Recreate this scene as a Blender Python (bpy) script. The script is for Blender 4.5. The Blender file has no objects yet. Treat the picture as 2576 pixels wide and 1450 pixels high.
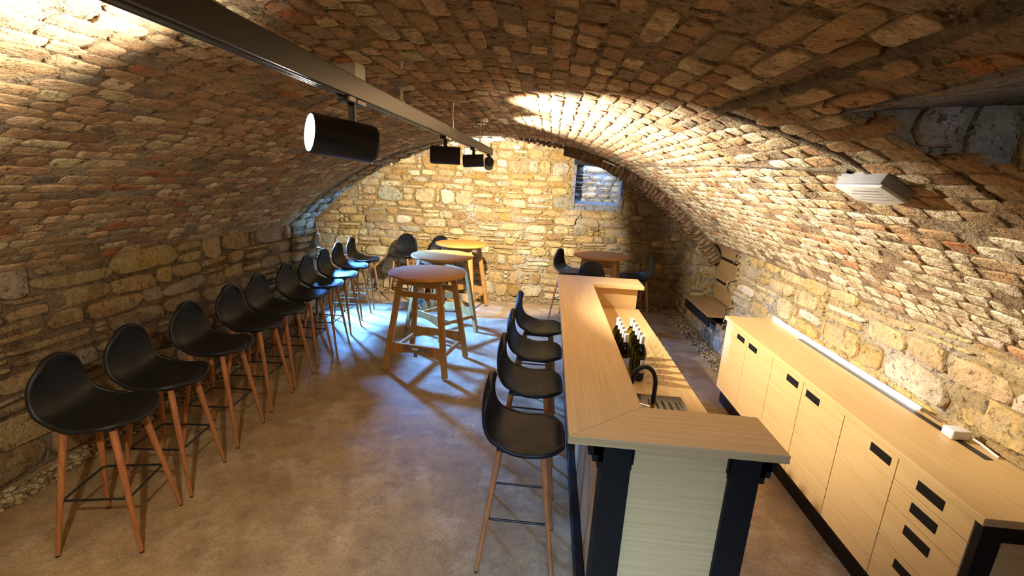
import bpy, bmesh, math, random
import numpy as np
from mathutils import Vector, Matrix, noise

random.seed(7)
PI = math.pi
scene = bpy.context.scene
COL = scene.collection

# ------------------------------------------------------------------ camera
F_PX, PITCH, YAW, ROLL, CAMZ = 1131.69, math.radians(13.717), math.radians(-4.2426), math.radians(2.9854), 2.1
W_PX, H_PX = 2576, 1450
cy_, sy_, cp_, sp_ = math.cos(YAW), math.sin(YAW), math.cos(PITCH), math.sin(PITCH)
FWD = Vector((sy_ * cp_, cy_ * cp_, -sp_))
R0 = Vector((cy_, -sy_, 0)); U0 = R0.cross(FWD)
RGT = R0 * math.cos(ROLL) + U0 * math.sin(ROLL)
UPV = -R0 * math.sin(ROLL) + U0 * math.cos(ROLL)
cam_d = bpy.data.cameras.new('camera')
cam_d.sensor_width = 36.0
cam_d.lens = F_PX / W_PX * 36.0
cam_d.clip_start = 0.02
cam = bpy.data.objects.new('camera', cam_d)
cam.matrix_world = Matrix(((RGT.x, UPV.x, -FWD.x, 0), (RGT.y, UPV.y, -FWD.y, 0), (RGT.z, UPV.z, -FWD.z, CAMZ), (0, 0, 0, 1)))
COL.objects.link(cam)
scene.camera = cam

def to_px(p):
    d = Vector(p) - Vector((0, 0, CAMZ))
    z = d.dot(FWD)
    if z < 0.05: return None
    return (W_PX / 2 + F_PX * d.dot(RGT) / z, H_PX / 2 - F_PX * d.dot(UPV) / z, z)

# ------------------------------------------------------------------ world, exposure, daylight through the openings, added lights
vs = scene.view_settings
vs.view_transform = 'Standard'; vs.look = 'None'; vs.gamma = 1.0; vs.use_curve_mapping = False
vs.exposure = 0.92
cyc = scene.cycles; cyc.transparent_max_bounces = 24; cyc.max_bounces = 7; cyc.diffuse_bounces = 4; cyc.glossy_bounces = 3; cyc.transmission_bounces = 7
cyc.caustics_reflective = False; cyc.caustics_refractive = False; cyc.adaptive_threshold = 0.06; cyc.adaptive_min_samples = 16
w = bpy.data.worlds.new('world'); scene.world = w; w.use_nodes = True
w.node_tree.nodes['Background'].inputs[0].default_value = (0.55, 0.7, 1.0, 1)
w.node_tree.nodes['Background'].inputs[1].default_value = 0.25

def area(name, loc, target, size, power, color, spread=180):
    l = bpy.data.lights.new(name, 'AREA'); l.shape = 'RECTANGLE'; l.size, l.size_y = size
    l.energy = power; l.color = color; l.spread = math.radians(spread)
    o = bpy.data.objects.new(name, l); o.location = loc
    o.rotation_euler = (Vector(target) - Vector(loc)).to_track_quat('-Z', 'Y').to_euler()
    COL.objects.link(o); return o
# cellar window high in the side wall of the far bay, hidden behind the arch pier
area('bay_window_daylight', (-3.66, 6.60, 1.54), (-1.75, 5.6, 0.0), (0.42, 0.30), 230, (0.085, 0.31, 1.0), 72)
# light well in the far wall niche
area('niche_daylight', (0.78, 8.06, 2.36), (0.72, 8.0, 1.5), (0.5, 0.2), 5, (0.22, 0.5, 1.0), 150)
# entrance behind the photographer
area('entrance_daylight', (0.1, -1.0, 2.15), (0.25, 1.25, 0.0), (1.6, 0.5), 13, (0.36, 0.60, 1.0), 58)
# weak area light added in the right vault shaft to brighten its stones
area('shaft_fill', (1.25, 0.46, 2.36), (1.25, 1.4, 2.2), (0.3, 0.15), 0.9, (0.75, 0.85, 1.0), 150)
# narrow blue spot added in the niche to tint the left arch stones
lb = bpy.data.lights.new('arch_blue_fill', 'SPOT'); lb.energy = 700; lb.color = (.10, .42, 1.0); lb.spot_size = math.radians(10); lb.spot_blend = .7; lb.shadow_soft_size = .02
lo_ = bpy.data.objects.new('arch_blue_fill', lb); lo_.location = (.75, 7.98, 2.2); lo_.rotation_euler = (Vector((-3.20, 5.93, 1.56)) - Vector((.75, 7.98, 2.2))).to_track_quat('-Z', 'Y').to_euler(); COL.objects.link(lo_)

# ------------------------------------------------------------------ materials
def lin(h):
    h = h.lstrip('#'); c = [int(h[i:i + 2], 16) / 255 for i in (0, 2, 4)]
    return tuple((x / 12.92 if x <= .04045 else ((x + .055) / 1.055) ** 2.4) for x in c) + (1,)
class NT:
    def __init__(s, name):
        s.m = bpy.data.materials.new(name); s.m.use_nodes = True
        s.t = s.m.node_tree; s.n = s.t.nodes; s.b = s.n['Principled BSDF']
    def add(s, typ, **kw):
        n = s.n.new(typ)
        for k, v in kw.items(): setattr(n, k, v)
        return n
    def link(s, a, b): s.t.links.new(a, b)
    def noise(s, vec, scale, detail=4, rough=.6, out='Fac'):
        n = s.add('ShaderNodeTexNoise'); n.inputs['Scale'].default_value = scale
        n.inputs['Detail'].default_value = detail; n.inputs['Roughness'].default_value = rough
        if vec is not None: s.link(vec, n.inputs['Vector'])
        return n.outputs[out]
    def ramp(s, fac, stops):
        r = s.add('ShaderNodeValToRGB'); e = r.color_ramp.elements
        while len(e) < len(stops): e.new(0.5)
        for el, (p, c) in zip(e, stops): el.position = p; el.color = c if len(c) == 4 else tuple(c) + (1,)
        s.link(fac, r.inputs[0]); return r.outputs[0]
    def mix(s, fac, a, b, mode='MIX'):
        m = s.add('ShaderNodeMix', data_type='RGBA', blend_type=mode)
        for inp, v in ((m.inputs[0], fac), (m.inputs[6], a), (m.inputs[7], b)):
            if hasattr(v, 'node'): s.link(v, inp)
            else: inp.default_value = v
        return m.outputs[2]
    def bump(s, h, strength=.3, dist=.01, prev=None):
        b = s.add('ShaderNodeBump'); b.inputs['Strength'].default_value = strength; b.inputs['Distance'].default_value = dist
        s.link(h, b.inputs['Height'])
        if prev is not None: s.link(prev, b.inputs['Normal'])
        return b.outputs[0]
    def pos(s): return s.add('ShaderNodeNewGeometry').outputs['Position']
    def obj(s): return s.add('ShaderNodeTexCoord').outputs['Object']

def plain(name, col, rough=.5, metal=0, spec=None, bump=None, coat=0):
    k = NT(name); k.b.inputs['Base Color'].default_value = col if len(col) == 4 else tuple(col) + (1,)
    k.b.inputs['Roughness'].default_value = rough; k.b.inputs['Metallic'].default_value = metal
    if spec is not None: k.b.inputs['Specular IOR Level'].default_value = spec
    if coat: k.b.inputs['Coat Weight'].default_value = coat
    v = k.noise(k.obj(), 40, 3)
    k.link(k.mix(.12, k.b.inputs['Base Color'].default_value, k.ramp(v, [(.3, (0, 0, 0)), (.7, (1, 1, 1))]), 'SOFT_LIGHT'), k.b.inputs['Base Color'])
    if bump: k.link(k.bump(k.noise(k.obj(), bump[0], 3), bump[1], .002), k.b.inputs['Normal'])
    return k.m

def wood(name, a, b, axis=0, rough=.42, fine=70):
    k = NT(name); mp = k.add('ShaderNodeMapping'); sc = [fine] * 3; sc[axis] = 1.6
    mp.inputs['Scale'].default_value = sc; k.link(k.obj(), mp.inputs['Vector'])
    n1 = k.noise(mp.outputs[0], 1.0, 4, .65)
    mp2 = k.add('ShaderNodeMapping'); sc2 = [9] * 3; sc2[axis] = .8
    mp2.inputs['Scale'].default_value = sc2; k.link(k.obj(), mp2.inputs['Vector'])
    n2 = k.noise(mp2.outputs[0], 1.0, 2, .5)
    c1 = k.ramp(n1, [(.3, b), (.65, a)])
    c = k.mix(.10, c1, k.ramp(n2, [(.3, b), (.7, a)]), 'MULTIPLY')
    k.link(k.mix(.35, c1, c), k.b.inputs['Base Color'])
    k.b.inputs['Roughness'].default_value = rough
    k.link(k.bump(n1, .06, .001), k.b.inputs['Normal'])
    return k.m

def masonry(name, rough=.9, tint=.35, bump=.8, fine=55, smear=None):
    """stone or brick: its own colour comes from the piece's colour attribute, grain from noise"""
    k = NT(name); p = k.pos()
    at = k.add('ShaderNodeAttribute', attribute_name='Col'); at.attribute_type = 'GEOMETRY'
    n1 = k.noise(p, 14, 3, .7); n2 = k.noise(p, fine, 2, .7); n3 = k.noise(p, 3.1, 2, .6)
    c = k.mix(tint, at.outputs['Color'], k.ramp(n1, [(.28, (.25, .22, .18)), (.72, (.85, .82, .76))]), 'OVERLAY')
    c = k.mix(.45, c, k.ramp(n2, [(.3, (.4, .36, .3)), (.52, (1, 1, 1))]), 'MULTIPLY')
    pit = k.noise(p, 24, 3, .8); c = k.mix(k.ramp(pit, [(.36, (.8, .8, .8)), (.43, (0, 0, 0))]), c, (.05, .035, .02, 1))
    c = k.mix(.25, c, k.ramp(n3, [(.35, (.3, .24, .16)), (.65, (.8, .72, .6))]), 'SOFT_LIGHT')
    if smear:   # old plaster dragged over the pieces
        n4 = k.noise(p, smear[1], 4, .72)
        c = k.mix(k.ramp(n4, [(.46, (0, 0, 0)), (.60, (smear[2],) * 3)]), c, k.mix(.5, smear[0], k.ramp(n2, [(.3, (.4, .36, .3)), (.55, (1, 1, 1))]), 'MULTIPLY'))
    k.link(c, k.b.inputs['Base Color']); k.b.inputs['Roughness'].default_value = rough
    k.b.inputs['Specular IOR Level'].default_value = .25
    n5 = k.noise(p, 130, 1, .7); b1 = k.bump(n1, bump * .8, .02); b2 = k.bump(n2, bump, .009, b1)
    k.link(k.bump(n5, bump * .8, .003, b2), k.b.inputs['Normal'])
    return k.m

def mortar(name, a, b, c3=None, bump=1.0):
    k = NT(name); p = k.pos()
    n1 = k.noise(p, 5, 4, .7); n2 = k.noise(p, 38, 3, .75); n3 = k.noise(p, 1.3, 2, .5)
    c = k.ramp(n1, [(.32, a), (.68, b)])
    if c3: c = k.mix(k.ramp(n3, [(.5, (0, 0, 0)), (.68, (.8, .8, .8))]), c, c3)
    c = k.mix(.6, c, k.ramp(n2, [(.3, (.35, .31, .26)), (.54, (1, 1, 1))]), 'MULTIPLY')
    k.link(c, k.b.inputs['Base Color']); k.b.inputs['Roughness'].default_value = .95
    k.b.inputs['Specular IOR Level'].default_value = .2
    pit = k.noise(p, 21, 3, .8); c2 = k.mix(k.ramp(pit, [(.38, (.8, .8, .8)), (.46, (0, 0, 0))]), c, (.05, .035, .02, 1)); k.link(c2, k.b.inputs['Base Color'])
    k.link(k.bump(k.noise(p, 120, 1, .7), bump * .8, .003, k.bump(n2, bump, .014, k.bump(n1, bump * .6, .03))), k.b.inputs['Normal'])
    return k.m

def concrete(name):
    k = NT(name); p = k.pos()
    n1 = k.noise(p, 1.1, 3, .6); n2 = k.noise(p, 5, 5, .72); n3 = k.noise(p, 70, 2, .7); n4 = k.noise(p, 2.4, 4, .75)
    c = k.ramp(n1, [(.3, lin('#a68e6b')), (.7, lin('#bba37f'))])
    c = k.mix(.55, c, k.ramp(n2, [(.34, lin('#937f65')), (.62, lin('#f6ecd8'))]), 'MULTIPLY')
    c = k.mix(k.ramp(n4, [(.5, (0, 0, 0)), (.66, (.45, .45, .45))]), c, lin('#d2c2a4'))
    c = k.mix(.4, c, k.ramp(n3, [(.33, (.3, .26, .2)), (.55, (1, 1, 1))]), 'MULTIPLY')
    k.link(c, k.b.inputs['Base Color'])
    k.link(k.ramp(n2, [(.3, (.6, .6, .6)), (.7, (.85, .85, .85))]), k.b.inputs['Roughness'])
    k.link(k.bump(n3, .35, .003, k.bump(n2, .25, .01)), k.b.inputs['Normal'])
    return k.m

def leather(name):
    k = NT(name); k.b.inputs['Base Color'].default_value = (.008, .008, .0085, 1); k.b.inputs['Specular IOR Level'].default_value = .38
    o = k.obj(); v = k.add('ShaderNodeTexVoronoi'); v.inputs['Scale'].default_value = 260; k.link(o, v.inputs['Vector'])
    n = k.noise(o, 9, 3)
    k.link(k.ramp(n, [(.3, (.40, .40, .40)), (.7, (.56, .56, .56))]), k.b.inputs['Roughness'])
    k.link(k.bump(v.outputs['Distance'], .12, .002), k.b.inputs['Normal'])
    return k.m

def emit(name, col, strength):
    k = NT(name); k.m.cycles.emission_sampling = 'NONE'; k.b.inputs['Base Color'].default_value = (.8, .8, .8, 1)
    k.b.inputs['Emission Color'].default_value = tuple(col) + (1,); k.b.inputs['Emission Strength'].default_value = strength
    return k.m

def glass(name, col=(1, 1, 1), rough=0.0):
    k = NT(name); k.b.inputs['Base Color'].default_value = tuple(col) + (1,)
    k.b.inputs['Transmission Weight'].default_value = 1.0; k.b.inputs['Roughness'].default_value = rough
    k.b.inputs['IOR'].default_value = 1.45
    v = k.noise(k.obj(), 8, 2); k.link(k.bump(v, .03, .001), k.b.inputs['Normal'])
    return k.m

M = {}
M['brick'] = masonry('vault_brick', tint=.4, smear=(lin('#a38c6c'), 10, .85))
M['stone'] = masonry('wall_stone', tint=.5, bump=1.0, fine=40, smear=(lin('#a3906c'), 5, .6))
M['mortar_vault'] = mortar('vault_mortar', lin('#86705a'), lin('#a8906f'), lin('#b0a387'))
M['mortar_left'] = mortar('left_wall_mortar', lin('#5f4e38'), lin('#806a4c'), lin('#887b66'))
M['mortar_back'] = mortar('back_wall_mortar', lin('#8d7347'), lin('#ab9160'), lin('#b5ab97'), .9)
M['mortar_right'] = mortar('right_wall_mortar', lin('#8f7a51'), lin('#ab9364'), lin('#a9a08c'), .9)
M['chase'] = mortar('chase_mortar', lin('#5f5446'), lin('#83745f'), None, .9)
M['bay'] = mortar('bay_plaster', lin('#9f8152'), lin('#c2a673'), lin('#b8a88a'), .8)
M['slab'] = mortar('lintel_slab', lin('#75757c'), lin('#8a8a90'), None, .3)
M['floor'] = concrete('floor_concrete')
M['gravel'] = masonry('gravel_stone', tint=.4)
M['leather'] = leather('black_leather')
M['leg'] = wood('stool_leg_wood', lin('#b77a49'), lin('#935a31'), 2, .5)
M['black'] = plain('black_metal', (.011, .011, .012), .45)
M['blackwood'] = plain('black_lacquer', (.0075, .0072, .0072), .55, spec=.25, bump=(60, .15))
OAK_A, OAK_B = lin('#ddbc87'), lin('#cca970')
M['oak_x'] = wood('oak_grain_x', OAK_A, OAK_B, 0)
M['oak_y'] = wood('oak_grain_y', OAK_A, OAK_B, 1)
M['oak_z'] = wood('oak_grain_z', OAK_A, OAK_B, 2)
M['table_top'] = wood('table_top_wood', lin('#cc8f38'), lin('#ad7426'), 0, .7)
M['table_leg'] = wood('table_leg_wood', lin('#c08a44'), lin('#9a692c'), 2, .5)
M['white'] = plain('white_plastic', (.78, .77, .74), .45)
M['greyp'] = plain('grey_plastic', (.32, .33, .35), .5)
M['track'] = plain('track_metal', (.05, .047, .042), .38)
M['steel'] = plain('stainless_steel', (.72, .70, .66), .22, 1.0)
M['zinc'] = plain('zinc_bracket', (.30, .30, .29), .4, .8)
M['brass'] = plain('brass', (.72, .45, .16), .3, 1.0)
M['disc'] = emit('lamp_disc', (1.0, .95, .84), 40)
M['led'] = emit('led_tube', (1.0, .97, .9), 3.0)
M['bottle'] = glass('dark_bottle_glass', (.06, .075, .01))
M['bottle2'] = glass('olive_bottle_glass', (.36, .36, .03))
M['capsule'] = plain('white_capsule', (.8, .78, .74), .35)
M['wlabel'] = plain('paper_label', (.62, .57, .5), .7)
k = NT('thin_clear_glass'); tr_ = k.add('ShaderNodeBsdfTransparent'); tr_.inputs[0].default_value = (.965, .97, .965, 1); gl_ = k.add('ShaderNodeBsdfGlossy'); gl_.inputs['Roughness'].default_value = .03
lw = k.add('ShaderNodeLayerWeight'); lw.inputs['Blend'].default_value = .18; mx = k.add('ShaderNodeMixShader'); k.link(k.ramp(lw.outputs['Facing'], [(.0, (.04, .04, .04)), (1, (.5, .5, .5))]), mx.inputs[0]); k.link(tr_.outputs[0], mx.inputs[1]); k.link(gl_.outputs[0], mx.inputs[2])
k.link(mx.outputs[0], k.n['Material Output'].inputs[0]); M['glass'] = k.m
M['blue'] = plain('blue_print', (.03, .3, .6), .5)
M['planks'] = wood('stair_wood', lin('#a5855a'), lin('#7f6340'), 1, .55)

# ------------------------------------------------------------------ mesh helpers
def link(o, parent=None):
    COL.objects.link(o)
    if parent is not None: o.parent = parent
    return o
def tag(o, label=None, cat=None, group=None, kind=None):
    if label: o['label'] = label
    if cat: o['category'] = cat
    if group: o['group'] = group
    if kind: o['kind'] = kind
    return o
def empty(name, loc=(0, 0, 0), rz=0, label=None, cat=None, group=None, kind=None):
    o = bpy.data.objects.new(name, None); o.location = loc; o.rotation_euler = (0, 0, rz); o.empty_display_size = .05
    link(o); return tag(o, label, cat, group, kind)
def copy_tree(o, parent=None):
    c = o.copy(); COL.objects.link(c); c.parent = parent
    for ch in list(o.children): copy_tree(ch, c)
    return c

class MB:
    def __init__(s): s.bm = bmesh.new()
    def box(s, lo, hi, bev=0.0, rot=None, seg=2):
        lo, hi = Vector(lo), Vector(hi); c = (lo + hi) / 2; d = hi - lo
        m = Matrix.Translation(c) @ (rot.to_4x4() if rot is not None else Matrix.Identity(4)) @ Matrix.Diagonal((d.x, d.y, d.z, 1))
        r = bmesh.ops.create_cube(s.bm, size=1, matrix=m)
        if bev:
            es = list({e for v in r['verts'] for e in v.link_edges})
            bmesh.ops.bevel(s.bm, geom=es, offset=bev, segments=seg, affect='EDGES', profile=.5)
        return s
    def beam(s, a, b, wx, wy, side=(1, 0, 0), bev=.003):
        """rectangular bar from a to b, wx along the side vector"""
        a, b = Vector(a), Vector(b); z = (b - a).normalized(); x = Vector(side); x = (x - z * x.dot(z)).normalized(); y = z.cross(x)
        rot = Matrix((x, y, z)).transposed(); c = (a + b) / 2; L = (b - a).length
        return s.box(c - Vector((wx, wy, L)) / 2, c + Vector((wx, wy, L)) / 2, bev, rot)
    def tube(s, pts, rad, n=10, closed=False, caps=True):
        pts = [Vector(p) for p in pts]; N = len(pts)
        if not hasattr(rad, '__len__'): rad = [rad] * N
        rings = []; prev = None
        for i, p in enumerate(pts):
            if closed: t = pts[(i + 1) % N] - pts[i - 1]
            else: t = pts[min(i + 1, N - 1)] - pts[max(i - 1, 0)]
            t.normalize()
            if prev is None:
                prev = t.orthogonal().normalized()
            prev = (prev - t * prev.dot(t)).normalized(); q = t.cross(prev)
            rings.append([s.bm.verts.new(p + (prev * math.cos(a) + q * math.sin(a)) * rad[i]) for a in [2 * PI * k / n for k in range(n)]])
        for i in range(N if closed else N - 1):
            A, B = rings[i], rings[(i + 1) % N]
            for k in range(n):
                try: s.bm.faces.new((A[k], A[(k + 1) % n], B[(k + 1) % n], B[k]))
                except ValueError: pass
        if caps and not closed:
            s.bm.faces.new(rings[0][::-1]); s.bm.faces.new(rings[-1])
        return s
    def lathe(s, prof, n=24, axis=None, origin=(0, 0, 0)):
        """profile of (r, z) turned about z (or about the axis vector)"""
        O = Vector(origin); Z = Vector(axis or (0, 0, 1)).normalized(); X = Z.orthogonal().normalized(); Y = Z.cross(X)
        rings = []
        for r, z in prof:
            if r < 1e-6: rings.append([s.bm.verts.new(O + Z * z)])
            else: rings.append([s.bm.verts.new(O + Z * z + (X * math.cos(2 * PI * k / n) + Y * math.sin(2 * PI * k / n)) * r) for k in range(n)])
        for A, B in zip(rings, rings[1:]):
            for k in range(n):
                k2 = (k + 1) % n
                if len(A) == 1 and len(B) == 1: continue
                if len(A) == 1: s.bm.faces.new((A[0], B[k2], B[k]))
                elif len(B) == 1: s.bm.faces.new((A[k], A[k2], B[0]))
                else: s.bm.faces.new((A[k], A[k2], B[k2], B[k]))
        return s
    def prism(s, poly, lo, hi, axis='z', bev=0):
        """polygon extruded from lo to hi along an axis"""
        def P(a, b, h): return {'z': (a, b, h), 'y': (a, h, b), 'x': (h, a, b)}[axis]
        A = [s.bm.verts.new(P(a, b, lo)) for a, b in poly]; B = [s.bm.verts.new(P(a, b, hi)) for a, b in poly]
        n = len(poly); fs = [s.bm.faces.new(A[::-1]), s.bm.faces.new(B)]
        for k in range(n): fs.append(s.bm.faces.new((A[k], A[(k + 1) % n], B[(k + 1) % n], B[k])))
        bmesh.ops.recalc_face_normals(s.bm, faces=fs)
        if bev:
            es = list({e for f in fs for e in f.edges}); bmesh.ops.bevel(s.bm, geom=es, offset=bev, segments=2, affect='EDGES', profile=.5)
        return s
    def build(s, name, mat, parent=None, smooth=None, loc=None):
        bmesh.ops.recalc_face_normals(s.bm, faces=s.bm.faces)
        me = bpy.data.meshes.new(name); s.bm.to_mesh(me); s.bm.free()
        me.materials.append(M[mat] if isinstance(mat, str) else mat)
        if smooth is not None:
            for p in me.polygons: p.use_smooth = True
            if smooth < 180: me.set_sharp_from_angle(angle=math.radians(smooth))
        o = bpy.data.objects.new(name, me)
        if loc is not None: o.location = loc
        return link(o, parent)

def mesh_obj(name, verts, faces, mat, parent=None, smooth=True, cols=None, loc=None):
    me = bpy.data.meshes.new(name); me.from_pydata([tuple(v) for v in verts], [], faces)
    me.materials.append(M[mat])
    if smooth: me.polygons.foreach_set('use_smooth', [True] * len(me.polygons))
    if cols is not None:
        ca = me.color_attributes.new('Col', 'FLOAT_COLOR', 'POINT'); ca.data.foreach_set('color', np.asarray(cols, dtype=np.float32).ravel())
    me.update()
    o = bpy.data.objects.new(name, me)
    if loc is not None: o.location = loc
    return link(o, parent)

# ------------------------------------------------------------------ room shape
CX, CZ, RR = -0.52, -1.25, 3.85             # barrel vault: a segment of a circle
XL, XR, ZS = -3.35, 2.31, 1.36              # side walls, springing height
Y0 = -1.15                                  # wall behind the photographer
YB = 7.85                                   # far wall
ANG0 = math.atan2(ZS - CZ, XR - CX); ANG1 = math.atan2(ZS - CZ, XL - CX)
def y_end(x): return 5.65 + max(0, x + 1.7) * .27
def vault_pt(a, r=RR): return Vector((CX + math.cos(a) * r, 0, CZ + math.sin(a) * r))
def ang_of_x(x): return math.acos((x - CX) / RR)
def vault_z(x): return CZ + math.sqrt(RR ** 2 - (x - CX) ** 2)

def surf_vault(u, v):           # u along y, v arc length from the right springing
    a = ANG0 + v / RR
    return Vector((CX + math.cos(a) * RR, u, CZ + math.sin(a) * RR)), Vector((-math.cos(a), 0, -math.sin(a))), Vector((0, 1, 0)), Vector((-math.sin(a), 0, math.cos(a)))
def surf_left(u, v): return Vector((XL, u, v)), Vector((1, 0, 0)), Vector((0, 1, 0)), Vector((0, 0, 1))
def surf_right(u, v): return Vector((XR, u, v)), Vector((-1, 0, 0)), Vector((0, 1, 0)), Vector((0, 0, 1))
def surf_back(u, v): return Vector((u, YB, v)), Vector((0, -1, 0)), Vector((1, 0, 0)), Vector((0, 0, 1))

def rough_sheet(name, surf, u0, u1, v0, v1, step, mat, amp=.008, parent=None, hole=None, uend=None, kind='structure', freq=9, off=0.0):
    nu, nv = max(2, int((u1 - u0) / step)), max(2, int((v1 - v0) / step))
    vid = {}; V = []; Fc = []
    for j in range(nv + 1):
        v = v0 + (v1 - v0) * j / nv
        for i in range(nu + 1):
            u = u0 + (u1 - u0) * i / nu
            if uend: u = min(u, uend(v))
            P, N, _, _ = surf(u, v)
            d = noise.fractal(P * freq, .8, 2.2, 4) * amp
            V.append(P + N * (d + off))
    for j in range(nv):
        for i in range(nu):
            u = u0 + (u1 - u0) * (i + .5) / nu; v = v0 + (v1 - v0) * (j + .5) / nv
            if hole and hole(u, v): continue
            if uend and u > uend(v) + (u1 - u0) / nu: continue
            a = j * (nu + 1) + i
            Fc.append((a, a + 1, a + nu + 2, a + nu + 1))
    o = mesh_obj(name, V, Fc, mat, parent)
    if kind: o['kind'] = kind
    return o

def stone_geo(surf, u, v, a, b, h, n=10, sq=3.2, jit=.12, tilt=.0, rot=.05):
    """one irregular stone sitting on a surface: verts in world space and faces"""
    P0, N0, U0_, V0_ = surf(u, v)
    out = []
    ph = random.random() * 6.28; ph2 = random.random() * 6.28; sq = sq * random.uniform(.75, 1.5)
    for k in range(n):
        t = 2 * PI * (k + .5) / n
        c, s_ = math.cos(t), math.sin(t)
        r = (abs(c) ** sq + abs(s_) ** sq) ** (-1 / sq)
        r *= 1 + jit * (.55 * math.sin(2 * t + ph) + .5 * math.sin(3 * t + ph2)) + random.uniform(-jit, jit) * .45
        out.append((c * r * a, s_ * r * b))
    tu, tv = random.uniform(-tilt, tilt), random.uniform(-tilt, tilt)
    ro = random.uniform(-rot, rot); cr_, sr_ = math.cos(ro), math.sin(ro); out = [(x * cr_ - y * sr_, x * sr_ + y * cr_) for x, y in out]
    V = []
    for sc, hh in ((1.0, -.02), (.985, h * .7), (.90, h)):
        for (x, y) in out:
            j = 1 + (random.uniform(-.05, .05) if sc < .9 else 0)
            V.append(P0 + U0_ * (x * sc * j) + V0_ * (y * sc * j) + N0 * (hh + (x * tu + y * tv if hh > 0 else 0) + (random.uniform(-.12, .12) * h if hh > 0 else 0)))
    V.append(P0 + N0 * (h * random.uniform(.95, 1.2)))
    Fc = []
    for r in range(2):
        for k in range(n):
            k2 = (k + 1) % n
            Fc.append((r * n + k, r * n + k2, (r + 1) * n + k2, (r + 1) * n + k))
    for k in range(n): Fc.append((2 * n + k, 2 * n + (k + 1) % n, 3 * n))
    return P0, V, Fc

def jitter_col(c, s=.14):
    k = 1 + random.uniform(-s, s); return tuple(max(0, x * k * (1 + random.uniform(-s * .25, s * .25))) for x in c[:3]) + (1,)

def lay(parent, piece, mat, surf, cells, h=(.008, .02), cols=None, limit=300, n=10, sq=3.2, jit=.12, tilt=.05, stuff_name=None):
    """cells: list of (u, v, half width, half height[, colour]) -> single pieces, the rest as one part"""
    recs = []
    for cl in cells:
        P0, V, Fc = stone_geo(surf, cl[0], cl[1], cl[2], cl[3], random.uniform(*h), n, sq, jit, tilt)
        c = cl[4] if len(cl) > 4 and cl[4] else random.choices([x[0] for x in cols], [x[1] for x in cols])[0]
        c = jitter_col(c)
        q = to_px(P0); sc = 0
        if q and -60 < q[0] < W_PX + 60 and -60 < q[1] < H_PX + 60: sc = cl[2] * cl[3] / q[2] ** 2
        recs.append((sc, P0, V, Fc, c))
    recs.sort(key=lambda r: -r[0])
    for sc, P0, V, Fc, c in recs[:limit]:
        mesh_obj(piece, [x - P0 for x in V], Fc, mat, parent, True, [c] * len(V), P0)
    rest = recs[limit:]
    if rest:
        VV, FF, CC = [], [], []
        for sc, P0, V, Fc, c in rest:
            o = len(VV); VV += V; FF += [tuple(i + o for i in f) for f in Fc]; CC += [c] * len(V)
        o = mesh_obj(stuff_name or piece + '_courses', VV, FF, mat, parent, True, CC); o['kind'] = 'stuff'

# ------------------------------------------------------------------ palettes (own colours of the pieces, right-hand brick made paler as if lamplit)
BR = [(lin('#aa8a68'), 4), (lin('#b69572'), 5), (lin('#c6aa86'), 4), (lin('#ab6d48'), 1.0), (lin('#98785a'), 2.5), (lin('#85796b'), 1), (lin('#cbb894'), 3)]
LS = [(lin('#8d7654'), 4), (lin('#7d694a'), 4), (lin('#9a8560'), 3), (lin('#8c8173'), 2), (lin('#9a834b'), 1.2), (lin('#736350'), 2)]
BS = [(lin('#b69a69'), 4), (lin('#c4ae84'), 4), (lin('#a48146'), 2.2), (lin('#c2b190'), 3), (lin('#9c7f58'), 2), (lin('#d3c7a8'), 1.6), (lin('#b39574'), 1.8), (lin('#a8a08e'), 1.4)]
GS = [(lin('#9d927e'), 3), (lin('#8b8374'), 3), (lin('#a59576'), 2), (lin('#77705f'), 2)]
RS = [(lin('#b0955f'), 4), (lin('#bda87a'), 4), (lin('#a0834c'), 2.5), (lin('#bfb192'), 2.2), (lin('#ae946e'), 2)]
BR_LIT = [(lin('#cdb89a'), 4), (lin('#d8c8aa'), 5), (lin('#e0d4b8'), 4), (lin('#c4906c'), 1.2), (lin('#b8a084'), 2), (lin('#dccab4'), 3)]  # paler bricks that paint lamplight onto the right haunch

# ------------------------------------------------------------------ floor
def surf_floor(u, v): return Vector((u, v, 0)), Vector((0, 0, 1)), Vector((1, 0, 0)), Vector((0, 1, 0))
floor = rough_sheet('floor', surf_floor, -4.35, 2.95, Y0 - .05, YB + .45, .06, 'floor', amp=.0012, freq=3)

# ------------------------------------------------------------------ vault
VLEN = (ANG1 - ANG0) * RR
# window shaft through the vault at the right, near the camera
SH_Y = (0.38, 1.52); SH_A = (ang_of_x(1.30), ang_of_x(0.90))
def in_shaft(u, v, m=0.0):
    a = ANG0 + v / RR
    x = CX + math.cos(a) * RR; xm = 1.12 + max(0, 1.5 - u) * .5
    return SH_Y[0] - m < u < SH_Y[1] + m and .88 - m < x < min(xm, 1.3) + m
def vend(v): return y_end(CX + math.cos(ANG0 + v / RR) * RR)
ceiling = rough_sheet('ceiling', surf_vault, Y0 - .02, 6.9, 0, VLEN, .026, 'mortar_vault', amp=.008, hole=lambda u, v: in_shaft(u, v), uend=vend, freq=8, off=-.0035)

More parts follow.
